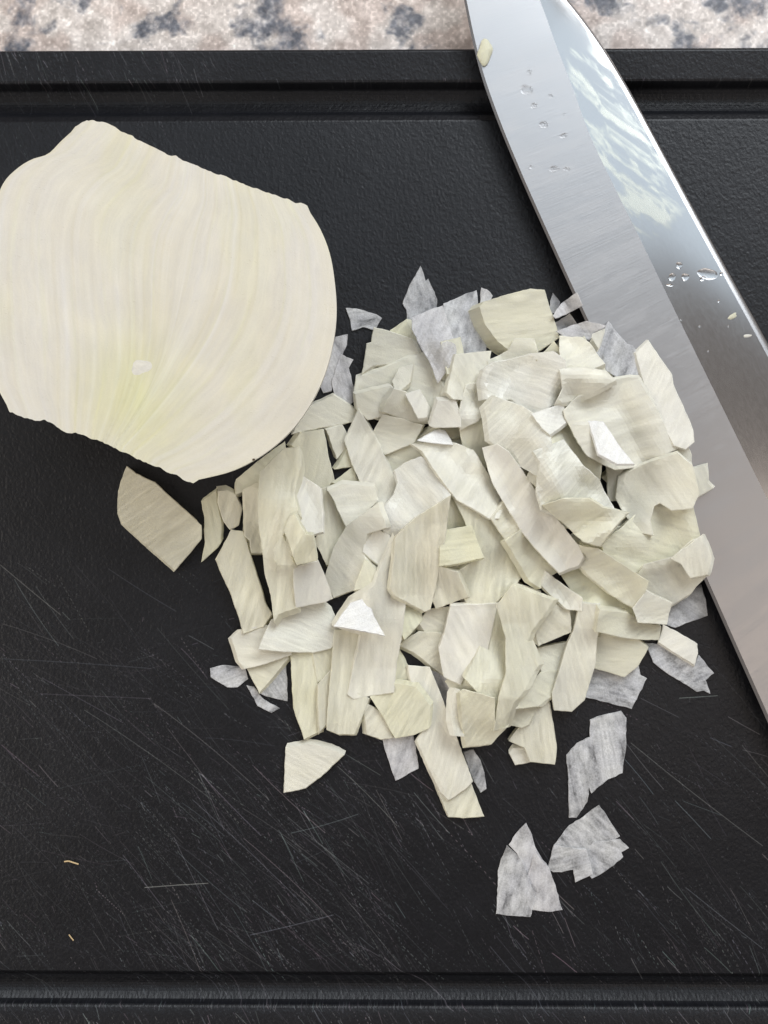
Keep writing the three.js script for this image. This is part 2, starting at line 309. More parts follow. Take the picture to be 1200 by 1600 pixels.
function settle(traced, kind, opt = {}) {
  const t = (opt.t ?? THICK[kind] * rr(0.85, 1.2)) * MM, film = kind === 'f';
  let plane = null, h = TOP + 0.002, poly;
  const bendAmt = film ? rr(-6, 9) : rr(-5, 12), noiseAmp = (film ? 0.55 : 0.22) * MM, nx = rnd() * 99, nz = rnd() * 99, tx = rr(-0.13, 0.13), tz = rr(-0.13, 0.13);
  let cx = 0, cz = 0, ax = 1, az = 0, surf;
  const limp = { f: 0.85, w: 0.7, m: 0.75, v: 0.45, c: 0.6, y: 0.6, s: 0.1, g: 0 }[kind];
  for (let pass = 0; pass < 3; pass++) {
    poly = traced.map(([px, py]) => { let q = at(px, py, h); if (plane) for (let k = 0; k < 3; k++) q = at(px, py, clamp(surf(q[0], q[1]), TOP, TOP + 0.05)); return q; });
    cx = poly.reduce((s, p) => s + p[0], 0) / poly.length; cz = poly.reduce((s, p) => s + p[1], 0) / poly.length;
    let sxx = 0, szz = 0, sxz = 0; for (const [x, z] of poly) { sxx += (x - cx) ** 2; szz += (z - cz) ** 2; sxz += (x - cx) * (z - cz); }
    const th = 0.5 * Math.atan2(2 * sxz, sxx - szz); ax = Math.cos(th); az = Math.sin(th);
    const S = []; cells(poly, (i, x, z) => S.push([x - cx, z - cz, relH[i]]));
    if (!S.length) S.push([0, 0, 0]);
    let m = 0, A = 1e-9, Bq = 0, C = 1e-9, P = 0, Q = 0; for (const s of S) m += s[2]; m /= S.length;
    for (const [x, z, y] of S) { A += x * x; Bq += x * z; C += z * z; P += x * (y - m); Q += z * (y - m); }
    const det = A * C - Bq * Bq; let gx = det > 1e-20 ? (P * C - Q * Bq) / det : 0, gz = det > 1e-20 ? (Q * A - P * Bq) / det : 0;
    const land = lie(poly, 4), fx = gx, fz = gz, ccx = cx, ccz = cz, mean = m;
    const g = Math.hypot(gx, gz), lim = 0.42; if (g > lim) { gx *= lim / g; gz *= lim / g; }
    if (m > 0.0006) { gx += tx; gz += tz; }
    if (kind === 'g') { gx = -0.12 + tx; gz = 0.24 + tz; }
    const form = (x, z) => { const u = x * ax + z * az, v = -x * az + z * ax; return gx * x + gz * z - bendAmt * (v * v * 1.0 + u * u * 0.28) + (fbm(x * 220 + nx, z * 220 + nz, 2) - 0.5) * 2 * noiseAmp + (fbm(x * 620 + nz, z * 620 + nx, 2) - 0.5) * (film ? 0.00022 : 0.00016) + limp * clamp(land(x + ccx, z + ccz) - mean - fx * x - fz * z, -0.004, 0.004); };
    const gaps = S.map(([x, z, y]) => y - (form(x, z) - t)).sort((a, b) => a - b);
    const lift = gaps[Math.floor((gaps.length - 1) * (opt.q ?? 0.92))] + 0.00008;
    plane = true; const fcx = cx, fcz = cz; surf = (x, z) => TOP + lift + form(x - fcx, z - fcz);
    h = surf(cx, cz);
  }
  cells(poly, (i, x, z) => { relH[i] = Math.max(relH[i], surf(x, z) - TOP); });
  const y0 = surf(cx, cz) - t;
  const shape = resample(poly.map(([x, z]) => [x - cx, z - cz]), 0.0011, (film ? 0.24 : 0.16) * MM);
  const geometry = slice(shape, (x, z) => surf(x + cx, z + cz) - y0, t, Math.atan2(az, ax) + Math.PI / 2 + rr(-0.25, 0.25), (() => { const a = rnd() * 6.283, k = film ? 0.1 : rr(0.15, 0.75); return [Math.cos(a) * k, Math.sin(a) * k]; })());
  const mats = FLESH[kind];
  const mesh = new THREE.Mesh(geometry, mats[Math.floor(rnd() * mats.length)]);
  mesh.position.set(cx, y0, cz); return mesh;
}

// ---------------------------------------------------------------- kitchen knife
const brushedTex = dataTexture(512, 512, (i, j) => { const s = fbm(i / 90, j / 1.6, 3) - 0.5; return [128 + s * 120 + (hash(i >> 5, j) - 0.5) * 40]; });
// dried juice wiped across the shiny part near the tip: streaks with ragged ends
const smear = (i, j) => {
  const x = i / 256, y = j / 1024, s = fbm(x * 2.5 + y * 10 + fbm(x * 5, y * 20, 3) * 2.5, y * 60 - x * 8, 5), wob = (fbm(x * 5, y * 30, 3) - 0.5) * 0.06;
  return smooth(0.36, 0.66, s) * smooth(0.185, 0.215, y + wob) * (1 - smooth(0.405, 0.42, y + wob * 0.6));
};
const smearRough = dataTexture(256, 1024, (i, j) => [58 + 50 * smear(i, j) + 10 * noise(i / 5, j / 5)]);
const smearColor = dataTexture(256, 1024, (i, j) => { const s = smear(i, j); return [178 + s * 26, 177 + s * 26, 176 + s * 16]; }, true);
// thin film of juice drying in patches on the matt face
const filmRough = dataTexture(256, 1024, (i, j) => { const x = i / 256, y = j / 1024, a = smooth(0.5, 0.62, fbm(x * 3 + 1, y * 14, 4)), b = smooth(0.6, 0.75, fbm(x * 16, y * 70, 3)); return [150 + a * 14 + b * 12 + (fbm(x * 4, y * 260, 2) - 0.5) * 26]; });
const knifeTopAt = { poly: null, h: null };
{
  const curve = (pts) => new THREE.CatmullRomCurve3(pts.map(([x, y]) => new THREE.Vector3(x, y, 0)), false, 'centripetal');
  const EDGE = curve([[703, -145], [712, -60], [725, 0], [735, 50], [751, 115], [776, 187], [811, 272], [850, 360], [900, 470], [950, 577], [1010, 705], [1100, 905], [1150, 1018], [1200, 1130], [1236, 1212]]);
  const GRIND = curve([[745, -138], [800, -85], [840, -8], [868, 68], [895, 138], [921, 210], [960, 292], [1000, 373], [1042, 460], [1092, 562], [1150, 680], [1200, 782], [1290, 965], [1362, 1112]]);
  const SPINE = curve([[705, -148], [780, -105], [845, -45], [888, 0], [937, 65], [985, 143], [1030, 225], [1076, 310], [1132, 412], [1200, 535], [1300, 724], [1494, 1098]]);
  const N = 90, base = TOP + 0.0066;
  const E = EDGE.getSpacedPoints(N), G = GRIND.getSpacedPoints(N), S = SPINE.getSpacedPoints(N);
  // cross-section columns: height of the upper face above the middle plane
  const lerp = (a, b, k) => a.clone().lerp(b, k);
  const rows = (cols, along) => { const pos = [], uv = [], idx = []; for (let i = 0; i <= N; i++) cols.forEach((f) => { const [p, y, v] = f(i); const [x, z] = at(p.x, p.y, base + y); pos.push(x, base + y, z); uv.push(v, along ? i / N : i / N * 5); }); const m = cols.length; for (let i = 0; i < N; i++) for (let k = 0; k < m - 1; k++) { const a = i * m + k; idx.push(a, a + m, a + 1, a + 1, a + m, a + m + 1); } return geo(pos, idx, uv); };
  const W = (i) => Math.min(1, i / N * 6);                                   // thin towards the tip
  const steel = (rough, extra) => { const m = new THREE.MeshPhysicalMaterial({ metalness: 1, roughness: rough, ...extra }); if (!extra?.map) m.color.setRGB(0.43, 0.425, 0.425); return m; };
  const brushed = steel(0.60, { roughnessMap: filmRough, bumpMap: brushedTex, bumpScale: 0.00002, anisotropy: 0.45 });
  const polished = steel(0.62, { map: smearColor, roughnessMap: smearRough });
  const satin = steel(0.25);
  const knife = new THREE.Group();
  const up = (i, k) => 0.0002 + 0.00085 * k * W(i);
  const blade = part(knife, 'blade', (() => {
    const face = rows([0.035, 0.2, 0.4, 0.6, 0.8, 1].map((k) => (i) => [lerp(E[i], G[i], k), up(i, k), k * 0.6]));
    const back = rows([1, 0.5, 0].map((k) => (i) => [lerp(E[i], S[i], k), -up(i, k * 1.1) + 0.0002 - 0.0002, k]));
    return mergeGeometries([face, back]);
  })(), brushed);
  part(blade, 'cutting_edge', rows([0, 0.035].map((k) => (i) => [lerp(E[i], G[i], k), k ? up(i, k) : 0, k])), steel(0.2));
  part(blade, 'polished_flat', rows([0, 0.15, 0.3, 0.45, 0.6, 0.72, 0.82, 0.9].map((k) => (i) => [lerp(G[i], S[i], k), up(i, 1) + 0.00022 * W(i) * (1 - (1 - k) ** 2) * 0 - 0.0006 * W(i) * Math.max(0, k - 0.35) ** 2, k]), true), polished);
  part(blade, 'spine', rows([0.9, 0.935, 0.965, 0.985, 1, 1].map((k, n) => (i) => [lerp(G[i], S[i], k), (up(i, 1) - 0.0006 * W(i) * 0.3025) * [1, 0.9, 0.72, 0.45, 0.15, -0.9][n], k])), satin);
  // bolster and handle
  const hp = (a, b, y) => { const [x, z] = at(a, b, y); return new THREE.Vector3(x, y, z); };
  const h0 = hp(1300, 1165, base), h1 = hp(1395, 1120, base), hEnd = hp(1640, 1810, base - 0.002), mid = h0.clone().lerp(h1, 0.5), dir = hEnd.clone().sub(mid), L = dir.length(); dir.normalize();
  const hs = new THREE.Shape(); hs.moveTo(-0.011, 0); hs.bezierCurveTo(-0.014, L * 0.3, -0.010, L * 0.6, -0.014, L * 0.95); hs.quadraticCurveTo(0, L * 1.04, 0.012, L * 0.95); hs.bezierCurveTo(0.009, L * 0.6, 0.013, L * 0.3, 0.011, 0); hs.closePath();
  const hg = new THREE.ExtrudeGeometry(hs, { depth: 0.009, bevelEnabled: true, bevelThickness: 0.003, bevelSize: 0.002, bevelSegments: 3, curveSegments: 16 }); hg.translate(0, 0, -0.0045);
  const side = new THREE.Vector3(0, 1, 0).cross(dir).normalize(), basis = new THREE.Matrix4().makeBasis(side, dir, side.clone().cross(dir));
  const handle = part(knife, 'handle', hg, new THREE.MeshPhysicalMaterial({ color: 0x151515, roughness: 0.45 })); handle.applyMatrix4(basis); handle.position.copy(mid).addScaledVector(dir, 0.014);
  for (const k of [0.2, 0.5, 0.8]) { const r = part(handle, 'rivet', new THREE.CylinderGeometry(0.0035, 0.0035, 0.0156, 20), satin); r.rotation.x = Math.PI / 2; r.position.y = L * k; }
  const bo = part(knife, 'bolster', new RoundedBoxGeometry(0.044, 0.030, 0.011, 4, 0.004), satin); bo.applyMatrix4(basis); bo.position.copy(mid).addScaledVector(dir, 0.002);
  add(knife, 'kitchen_knife', 'long steel kitchen knife with a matt lower face and a shiny upper blade', 'knife');
  knifeTopAt.poly = [...E, ...S.slice().reverse()].map((p) => at(p.x, p.y, base)); knifeTopAt.h = base + 0.0009 - TOP;
}
const stampKnife = () => cells(knifeTopAt.poly, (i) => { relH[i] = Math.max(relH[i], knifeTopAt.h); });

// ---------------------------------------------------------------- the halved onion, cut face up
{
  const Y = TOP + 0.037;
  const L = [[118, 201], [96, 221], [75, 241], [50, 249], [28, 262], [5, 286], [-10, 330], [-19, 400], [-22, 470], [-19, 540], [-8, 595], [15, 641]];
  const R = [[480, 325], [500, 357], [515, 395], [523, 440], [526, 490], [520, 540], [505, 592], [480, 640], [450, 678], [410, 711], [365, 735], [330, 745], [302, 751]];
  const Tp = [[118, 201], [150, 193], [200, 214], [260, 243], [330, 272], [400, 298], [440, 312], [480, 325]];
  const Bt = [[15, 641], [55, 653], [75, 656], [95, 668], [130, 676], [175, 695], [240, 723], [302, 751]];
  const cur = (p, k = 0.0) => { const c = new THREE.CatmullRomCurve3(p.map(([x, y]) => { const [X, Z] = at(x, y, Y); return new THREE.Vector3(X, Y, Z); }), false, 'centripetal'); return (t) => c.getPointAt(clamp(t, 0, 1)); };
  const fL = cur(L), fR = cur(R), fT = cur(Tp), fB = cur(Bt), v2 = new THREE.Vector3();
  const P00 = fT(0), P10 = fT(1), P01 = fB(0), P11 = fB(1);
  function coons(u, v) {
    const a = fL(v).multiplyScalar(1 - u).addScaledVector(fR(v), u), b = fT(u).multiplyScalar(1 - v).addScaledVector(fB(u), v);
    const c = P00.clone().multiplyScalar((1 - u) * (1 - v)).addScaledVector(P10, u * (1 - v)).addScaledVector(P01, (1 - u) * v).addScaledVector(P11, u * v);
    return a.add(b).sub(c);
  }
  const uc = 0.56;
  function warp(u, v) { const p = 1 + 1.15 * smooth(0.25, 1, v) + 0.25 * smooth(0.6, 0, v), k = u < uc ? uc : 1 - uc; const d = Math.abs(u - uc) / k; return uc + Math.sign(u - uc) * k * d ** p; }
  const flesh = (rgb) => { const m = onion(rgb, 0.10, 0.74, 0.5, 0.00008); m.bumpMap = wetFace; m.bumpScale = 0.00012; m.clearcoatRoughness = 0.22; m.vertexColors = true; return m; };
  const tones = [flesh([0.81, 0.765, 0.655])];
  const root = new THREE.Group();
  const edges = [0, 0.055, 0.12, 0.20, 0.285, 0.375, 0.45, 0.515, 0.575, 0.635, 0.70, 0.78, 0.86, 0.935, 1];
  const core = at(212, 612, Y), hill = (x, z) => (fbm(x * 50, z * 50, 2) - 0.5) * 0.0009 + (fbm(x * 420 + 9, z * 260, 2) - 0.5) * 0.00012;
  for (let b = 0; b < edges.length - 1; b++) {
    const u0 = edges[b], u1 = edges[b + 1], nu = 16, nv = 56, pos = [], col = [], uv = [], idx = [], nor = [];
    for (let i = 0; i <= nv; i++) for (let k = 0; k <= nu; k++) {
      const s = k / nu, v = i / nv, p = coons(warp(u0 + (u1 - u0) * s, v), v);
      const jag = (i === 0 || i === nv) ? fbm(p.x * 500, i, 3) * 0.0012 * (i ? 1 : -1) : 0;
      const y = p.y + hill(p.x, p.z); const D = 2e-4; nor.push((hill(p.x - D, p.z) - hill(p.x + D, p.z)) / (2 * D), 1, (hill(p.x, p.z - D) - hill(p.x, p.z + D)) / (2 * D));
      pos.push(p.x, y, p.z + jag); uv.push((u0 + (u1 - u0) * s) * 4 + 0.1 * Math.sin(v * 3), v * 3.2);
      // yellow-green tint of the young core and of some layer skins
      const g = Math.exp(-(((p.x - core[0]) / 0.012) ** 2 + ((p.z - core[1] - 0.002) / 0.016) ** 2)) * (0.55 + 0.75 * fbm(p.x * 260, p.z * 70, 3)) + 0.18 * smooth(0.55, 0.7, fbm(p.x * 60 + 3, p.z * 25, 3)), rim = ((k <= 1 || k >= nu - 1) ? 0.05 : 0) * smooth(0.45, 0.65, fbm(p.x * 50 + b * 3, p.z * 40, 2)), ug = u0 + (u1 - u0) * s, ridge = (n, o) => smooth(0.72, 0.98, 1 - Math.abs(2 * ((ug * n + o + 0.05 * noise(v * 5, o * 9)) % 1) - 1)) * smooth(0.35, 0.7, noise(Math.floor(ug * n + o) * 7.3, v * 2.6 + o)), tone = 0.16 * (noise(ug * 13, v * 2.0) - 0.5) + 0.16 * (fbm(ug * 70 + 4, v * 1.4, 3) - 0.5) + 0.10 * ridge(13, 0.2) - 0.09 * ridge(19, 0.6) + 0.05 * ridge(41, 0.4);
      const q = clamp(g, 0, 1); col.push(1 - 0.03 * q - rim * 0.2 + tone * 0.32, 1 - rim * 0.1 + tone * 0.42, 1 - 0.27 * q - rim + tone * 0.85);
    }
    for (let i = 0; i < nv; i++) for (let k = 0; k < nu; k++) { const a = i * (nu + 1) + k; idx.push(a, a + nu + 1, a + 1, a + 1, a + nu + 1, a + nu + 2); }
    const g = geo(pos, idx, uv); g.setAttribute('color', new THREE.Float32BufferAttribute(col, 3)); g.setAttribute('normal', new THREE.Float32BufferAttribute(nor, 3)); g.normalizeNormals();
    part(root, 'onion_layer', g, tones[0]);
  }
  // pale stub of the root plate in the middle of the core
  const stub = new THREE.SphereGeometry(0.0042, 20, 12); stub.scale(0.72, 0.03, 0.5); const sp = stub.attributes.position;
  for (let i = 0; i < sp.count; i++) { const k = 1 + (noise(sp.getX(i) * 420 + 5, sp.getZ(i) * 420) - 0.5) * 0.7; sp.setX(i, sp.getX(i) * k); sp.setZ(i, sp.getZ(i) * k); } stub.computeVertexNormals();
  const st = part(root, 'root_core', stub, onion([0.85, 0.815, 0.72], 0.1, 0.8, 0.3, 0.00016)); { const [x, z] = at(217, 577, Y); st.position.set(x, Y - 0.00005 + hill(x, z), z); st.rotation.y = 0.3; }
  // rounded underside
  const rim = []; for (let k = 0; k < 30; k++) rim.push(fT(k / 30)); for (let k = 0; k < 34; k++) rim.push(fR(k / 34)); for (let k = 0; k < 30; k++) rim.push(fB(1 - k / 30)); for (let k = 0; k < 34; k++) rim.push(fL(1 - k / 34));
  const cx = rim.reduce((s, p) => s + p.x, 0) / rim.length, cz = rim.reduce((s, p) => s + p.z, 0) / rim.length, pos = [], uv = [], idx = [], m = rim.length, K = 16;
  for (let i = 0; i <= K; i++) { const a = i / K * Math.PI / 2, s = i ? Math.cos(a) ** 0.75 : 1, y = Y - 0.0004 - (Y - TOP - 0.0009) * Math.sin(a); rim.forEach((p, k) => { pos.push(cx + (p.x - cx) * Math.max(s, 0.02), y, cz + (p.z - cz) * Math.max(s, 0.02)); uv.push(k / m * 8, i / K * 2); }); }
  for (let i = 0; i < K; i++) for (let k = 0; k < m; k++) { const a = i * m + k, b = i * m + (k + 1) % m; idx.push(a, b, a + m, b, b + m, a + m); }
  part(root, 'outer_layer', geo(pos, idx, uv), onion([0.88, 0.86, 0.78], 0.12, 0.7, 0.4, 0.00016));
  // speck of dirt near the rim
  const [sx, sz] = at(396, 718, Y + 0.0004), sk = part(root, 'brown_speck', new THREE.DodecahedronGeometry(0.00035, 1), new THREE.MeshStandardMaterial({ color: 0x4a3a26, roughness: 0.9 })); sk.scale.set(1, 0.5, 0.8); sk.position.set(sx, Y, sz);
  add(root, 'onion_half', 'half of a peeled white onion lying cut face up', 'onion');
  // translucent skin of the next layer showing past the rim
}

// ---------------------------------------------------------------- the diced onion
const PIECES = [
  ['f', 'small grey onion film lying loose between the onion half and the spear-shaped film', [540,481,562,483,588,491,597,497,586,516,567,511,550,517,547,499]],
  ['s', 'thick cream onion chunk lying alone on the board under the onion half', [198,728,212,739,242,753,281,789,315,821,315,842,273,892,232,856,190,817,184,800,185,765,193,739]],
  ['y', 'thin yellowish curved onion sliver standing between the lone thick chunk and a rounded chip', [314,783,338,765,340,787,347,821,346,847,340,856,314,879,320,847,319,808]],
  ['c', 'small rounded onion chip tucked beside a yellowish curved sliver under the onion half', [340,767,355,765,368,772,379,795,373,821,359,828,349,815,340,787]],
  ['s', 'long ragged onion bar pointing from the rounded chip towards the small white bulb', [336,874,361,827,380,830,388,855,394,873,415,941,426,960,412,980,380,991,371,960,361,931,345,896]],
  ['f', 'small ragged grey onion scrap lying on the board beside the white bulb piece', [328,1044,348,1039,383,1042,388,1061,371,1074,355,1074,329,1058]],
  ['f', 'narrow curled translucent onion shred lying on the board beside a grey triangle', [385,1071,396,1073,412,1093,437,1107,424,1114,402,1103]],
  ['f', 'grey triangular onion film half hidden under the cone-shaped cream wedge', [407,1084,424,1058,447,1039,449,1096,415,1088]],
  ['c', 'cone-shaped cream onion wedge pointing down below the small white bulb piece', [385,1044,399,1027,451,1020,451,1030,428,1058,405,1084]],
  ['w', 'loose grey-white onion flake with a pointed corner lying alone on the board', [446,1168,481,1161,516,1169,538,1180,510,1207,478,1232,443,1239]],
  ['f', 'grey rectangular onion film poking out below a yellowish rounded chunk', [595,1147,646,1147,654,1201,618,1220]],
  ['f', 'narrow bluish onion film squeezed against the side of the onion half', [543,522,524,526,512,557,499,602,505,614,518,611,528,570,542,538]],
  ['f', 'greyish onion film with a square corner next to the onion half', [532,553,552,562,545,575,553,605,557,623,540,640,522,615,518,597,523,580]],
  ['w', 'grey-cream onion band lying across the edge of the onion half', [455,679,483,633,521,616,561,643,556,659,509,668]],
  ['f', 'tall spear-shaped translucent onion film with a slit, standing out above the heap', [657,415,663,431,665,439,669,435,683,467,683,484,673,557,653,548,638,516,635,484,629,474,640,445]],
  ['f', 'tiny translucent onion point showing behind the large yellow-backed chunk', [752,449,761,452,770,462,764,475,750,473]],
  ['f', 'crumpled L-shaped translucent onion film lying loose on the board', [922,1125,945,1117,971,1111,979,1122,978,1173,973,1208,950,1218,924,1240,921,1229,918,1253,901,1278,889,1278,888,1211,885,1180,901,1162,922,1152]],
  ['f', 'loose fan of translucent onion shards touching the tail of the L-shaped film', [936,1258,950,1278,969,1307,927,1327,880,1339,861,1337,866,1320,889,1290], [927,1316,969,1311,983,1325,971,1332,974,1339,948,1360,925,1373,903,1348], [866,1320,917,1327,927,1366,899,1379,896,1359,878,1363,865,1363,855,1358]],
  ['f', 'loose arrow-shaped translucent onion shard lying nearest the bottom groove', [822,1286,831,1304,836,1323,845,1339,857,1355,840,1395,808,1334,795,1320,805,1304], [836,1332,857,1355,868,1383,879,1422,857,1425,830,1422,817,1390], [792,1321,817,1344,837,1404,829,1433,799,1431,775,1428,778,1360]],
  ['f', 'small crumpled clear onion scrap beside the end of a long white strip', [724,1175,740,1171,751,1188,757,1207,760,1233,751,1239,740,1220]],
  ['w', 'small white knob of onion at the foot of the heap', [795,1177,801,1168,828,1167,829,1191,805,1196]],
  ['c', 'lower onion strip whose square end sticks out under the long white strip', [652,1156,681,1156,737,1225,757,1276,724,1279,700,1277,684,1239]],
  ['f', 'grey see-through onion square wedged against the knife edge', [1049,944,1096,913,1103,936,1106,962,1055,981,1039,975]],
  ['f', 'torn thin onion piece with two jagged points beside the knife edge', [1008,1004,1030,1006,1085,1039,1092,1023,1116,1052,1103,1063,1110,1084,1100,1079,1089,1081,1047,1055,1021,1035]],
  ['f', 'flat grey onion film peeking out below the heap above the L-shaped film', [922,1046,981,1049,998,1040,1001,1055,1011,1060,987,1108,913,1089]],
  'knife',
  'fill',
  ['c', 'cream onion slice glimpsed between the white square and the yellow-rimmed round piece', [715,640,790,630,805,720,730,735]],
  ['c', 'cream onion slice glimpsed behind the largest square slice', [845,640,945,650,935,745,855,745]],
  ['c', 'cream onion slice in the hollow beside the big pointed triangle piece', [675,765,765,770,775,860,700,905,668,850]],
  ['c', 'cream onion wedge reaching out from under the rim of the onion half', [371,748,443,692,447,713,412,748,407,756,371,771]],
  ['c', 'short onion strip with a ragged foot beside the longest upright cream strip', [382,767,409,754,415,817,412,862,393,862,391,843,383,836]],
  ['w', 'small triangular onion scrap beside the square-topped strip', [510,672,535,665,548,691,526,716]],
  ['c', 'square-topped onion strip leaning beside the tall pointed spear piece', [456,697,469,678,505,673,512,713,523,757,510,779,497,763,470,741,466,705]],
  ['y', 'tiny yellowish onion crumb in the gap left of the tall pointed spear piece', [529,725,542,700,553,729,523,733]],
  ['y', 'small yellowish onion bit under the tall pointed spear piece', [519,754,551,730,562,756,535,760]],
  ['c', 'long upright cream onion strip beside the onion half', [407,744,443,708,466,705,470,735,459,773,466,805,443,836,462,881,464,944,437,953,429,965,424,925,415,893,405,817]],
  ['c', 'cream onion slab bridging the dark hole in the left of the heap', [497,767,516,763,542,814,538,830,526,874,510,881,491,843,500,830]],
  ['y', 'pale onion corner behind the stacked ragged slices', [635,499,610,516,610,529,642,545,645,519]],
  ['w', 'upper ragged slice of the stepped stack beside the tall film spear', [585,513,610,519,642,530,654,554,623,567,585,570,567,583,574,537,581,535]],
  ['w', 'broad fan-shaped slice at the bottom of the stepped stack', [556,610,559,592,597,579,651,556,672,564,688,602,689,621,670,659,623,662,591,654,566,646,558,625]],
  ['w', 'small rounded slice lying on the fan-shaped slice of the stepped stack', [556,616,610,603,623,621,600,649,575,655,559,640]],
  ['w', 'short milky bit standing upright on the fan-shaped slice', [623,575,645,570,640,598,619,616,613,595]],
  ['w', 'slanted pale slice under the small bright pentagon chip', [616,608,635,613,670,659,654,663,600,643,604,627]],
  ['v', 'bright pentagon-shaped onion chip', [633,616,656,609,669,633,667,652,653,654,642,633]],
  ['f', 'left one of two big milky squares side by side at the top of the heap', [691,479,668,487,645,497,645,515,657,539,671,563,684,596,713,556,710,535,698,499]],
  ['f', 'right one of two big milky squares side by side at the top of the heap', [744,455,728,460,716,466,694,475,694,484,710,535,716,556,759,550,759,535,753,505,746,475]],
  ['w', 'pale onion block with a green tip below the two milky squares', [712,555,743,552,766,550,764,562,755,592,738,598,728,602,723,623,709,622,698,612,707,578]],
  ['v', 'small white square of onion above the bright pointed flake', [672,665,684,626,712,625,718,647,720,667,681,668]],
  ['w', 'pale trapezoid onion piece between the small white square and the yellow-rimmed round piece', [728,602,755,598,767,623,766,635,747,657,720,670,718,643,723,623]],
  ['c', 'cream onion slab lying low between the V-notched piece and the shell', [592,711,646,686,684,665,694,697,656,722,618,738]],
  ['w', 'V-notched pale onion piece beside the tall pointed spear piece', [583,678,599,649,624,654,659,665,646,691,602,709]],
  ['w', 'tall pointed spear-shaped thick onion piece with a yellow foot', [561,643,583,678,599,713,618,751,624,767,599,801,583,789,564,754,551,725,540,689]],
  ['m', 'milky slab with wet glints beside the yellow foot of the spear piece', [618,738,633,727,657,718,673,730,690,750,700,773,670,798,623,838,610,837,595,800,617,773,623,755]],
  ['w', 'pale roof-shaped onion piece below the tall spear piece', [513,767,535,756,583,760,589,782,542,824,523,782]],
  ['v', 'upright white onion strip leaning on the long cream strip', [458,757,472,744,500,763,504,805,504,830,480,836,466,805]],
  ['c', 'cream onion bit below the upright white strip', [445,830,453,808,462,805,478,835,488,836,494,874,464,881]],
  ['c', 'small cream onion wedge below a slanting pale bar', [570,874,588,890,584,915,553,922]],
  ['w', 'slanting pale onion bar running up to the roof-shaped piece', [542,824,589,789,602,827,573,836,567,862,573,881,554,919,523,931,510,900,523,855]],
  ['v', 'small white diamond-shaped onion chip at the end of the slanting pale bar', [570,843,589,827,608,836,611,846,594,885,567,862]],
  ['v', 'white square-cut onion piece standing at the foot of the long cream strip', [464,884,500,876,510,900,521,933,510,938,466,946]],
  ['c', 'large cream onion slab in the hollow below the smooth shell', [705,773,765,802,784,819,816,895,801,915,767,943,731,941,711,895,748,871,728,819]],
  ['c', 'narrow cream onion band between the smooth shell and the long diagonal strip', [767,810,787,785,824,830,793,847]],
  ['c', 'pale lozenge tucked under the long diagonal strip', [791,847,816,829,875,891,855,901,844,918,827,907]],
  ['y', 'yellowish square with a white patch beside the big pointed triangle piece', [688,830,736,822,755,871,728,878,687,884]],
  ['c', 'small cream square below the yellowish one with the white patch', [688,887,715,895,731,932,682,950,677,938]],
  ['y', 'cream onion piece behind the foot of the big pointed triangle', [628,991,631,940,657,953,660,969,633,999]],
  ['c', 'cream onion piece left of the notched white slab', [668,953,708,948,700,992,668,993,656,975]],
  ['c', 'cream onion wedge forming the roof over a black gap', [624,1009,655,988,697,991,700,1060,679,1045,647,1020]],
  ['f', 'grey onion sheet sloping down beside the long white strip', [673,1049,700,1057,701,1071,708,1084,704,1129,692,1103]],
  ['c', 'broad brownish onion slab standing in the middle of the heap front', [728,1060,751,1012,764,1017,777,945,807,1023,817,1063,793,1132,769,1137,768,1092,751,1085]],
  ['w', 'narrow onion bit along the side of the front centre slab', [705,1127,707,1084,711,1077,724,1081,721,1113,725,1149,711,1148]],
  ['c', 'flat polygon-shaped onion slab at the front centre of the heap', [719,1084,725,1079,772,1092,772,1137,791,1135,767,1161,729,1165,723,1127]],
  ['v', 'notched white onion slab with a glossy edge over a black gap', [695,992,705,948,777,944,767,988,760,1019,748,1015,720,1068,695,1056,687,1012]],
  ['c', 'short cream onion block low at the front of the heap', [793,1132,807,1103,844,1099,825,1132,815,1136]],
  ['c', 'leaf-shaped onion piece at the lowest tip of the heap', [812,1137,841,1103,857,1097,868,1167,865,1192,828,1188,820,1167,797,1157]],
  ['c', 'folded cream onion piece above the leaf-shaped lowest piece', [812,1089,844,1052,872,1047,863,1087,841,1103,807,1107]],
  ['c', 'small cream slab under the pentagon-shaped one near the pinkish strip', [836,1015,887,1004,879,1049,847,1052]],
  ['c', 'tapering cream onion piece with a rounded pale end', [777,951,801,919,863,943,831,988,825,1004,841,1039,823,1071,804,1095,791,1132,772,1137,780,1087,791,1049,791,999]],
  ['c', 'cream pentagon-shaped onion slab left of the pinkish upright strip', [837,975,857,947,888,945,891,987,843,1008]],
  ['c', 'cream square onion slab right of the pinkish upright strip', [933,989,970,994,996,999,1011,1013,996,1040,976,1056,928,1042]],
  ['y', 'broad yellowish onion slab spreading below the long diagonal strip', [871,885,905,876,996,948,987,964,939,958,908,944]],
  ['c', 'long flat onion strip running towards the knife edge', [933,987,939,953,981,958,1004,972,1031,979,1027,999,1007,999,970,995]],
  ['w', 'short onion chip with a bright rim pointing at the pinkish strip', [847,916,854,894,909,934,908,954,885,951]],
  ['w', 'pinkish upright onion strip at the right front of the heap', [906,947,936,948,933,995,929,1040,913,1091,894,1108,868,1106,865,1080,879,1035,896,989]],
  ['v', 'short white onion bar lying on the torn jagged piece', [1037,977,1064,991,1089,1006,1090,1021,1085,1039,1030,1004]],
  ['y', 'narrow cream upright onion strip hanging down at the left front', [455,1014,489,1014,497,1077,504,1118,500,1141,475,1153,469,1134,459,1106,456,1058]],
  ['c', 'cream onion piece between two upright strips at the left front', [488,1011,529,1008,523,1046,497,1065,493,1049]],
  ['c', 'thin cream onion piece behind the narrow upright strip', [497,1071,524,1039,513,1128,500,1141]],
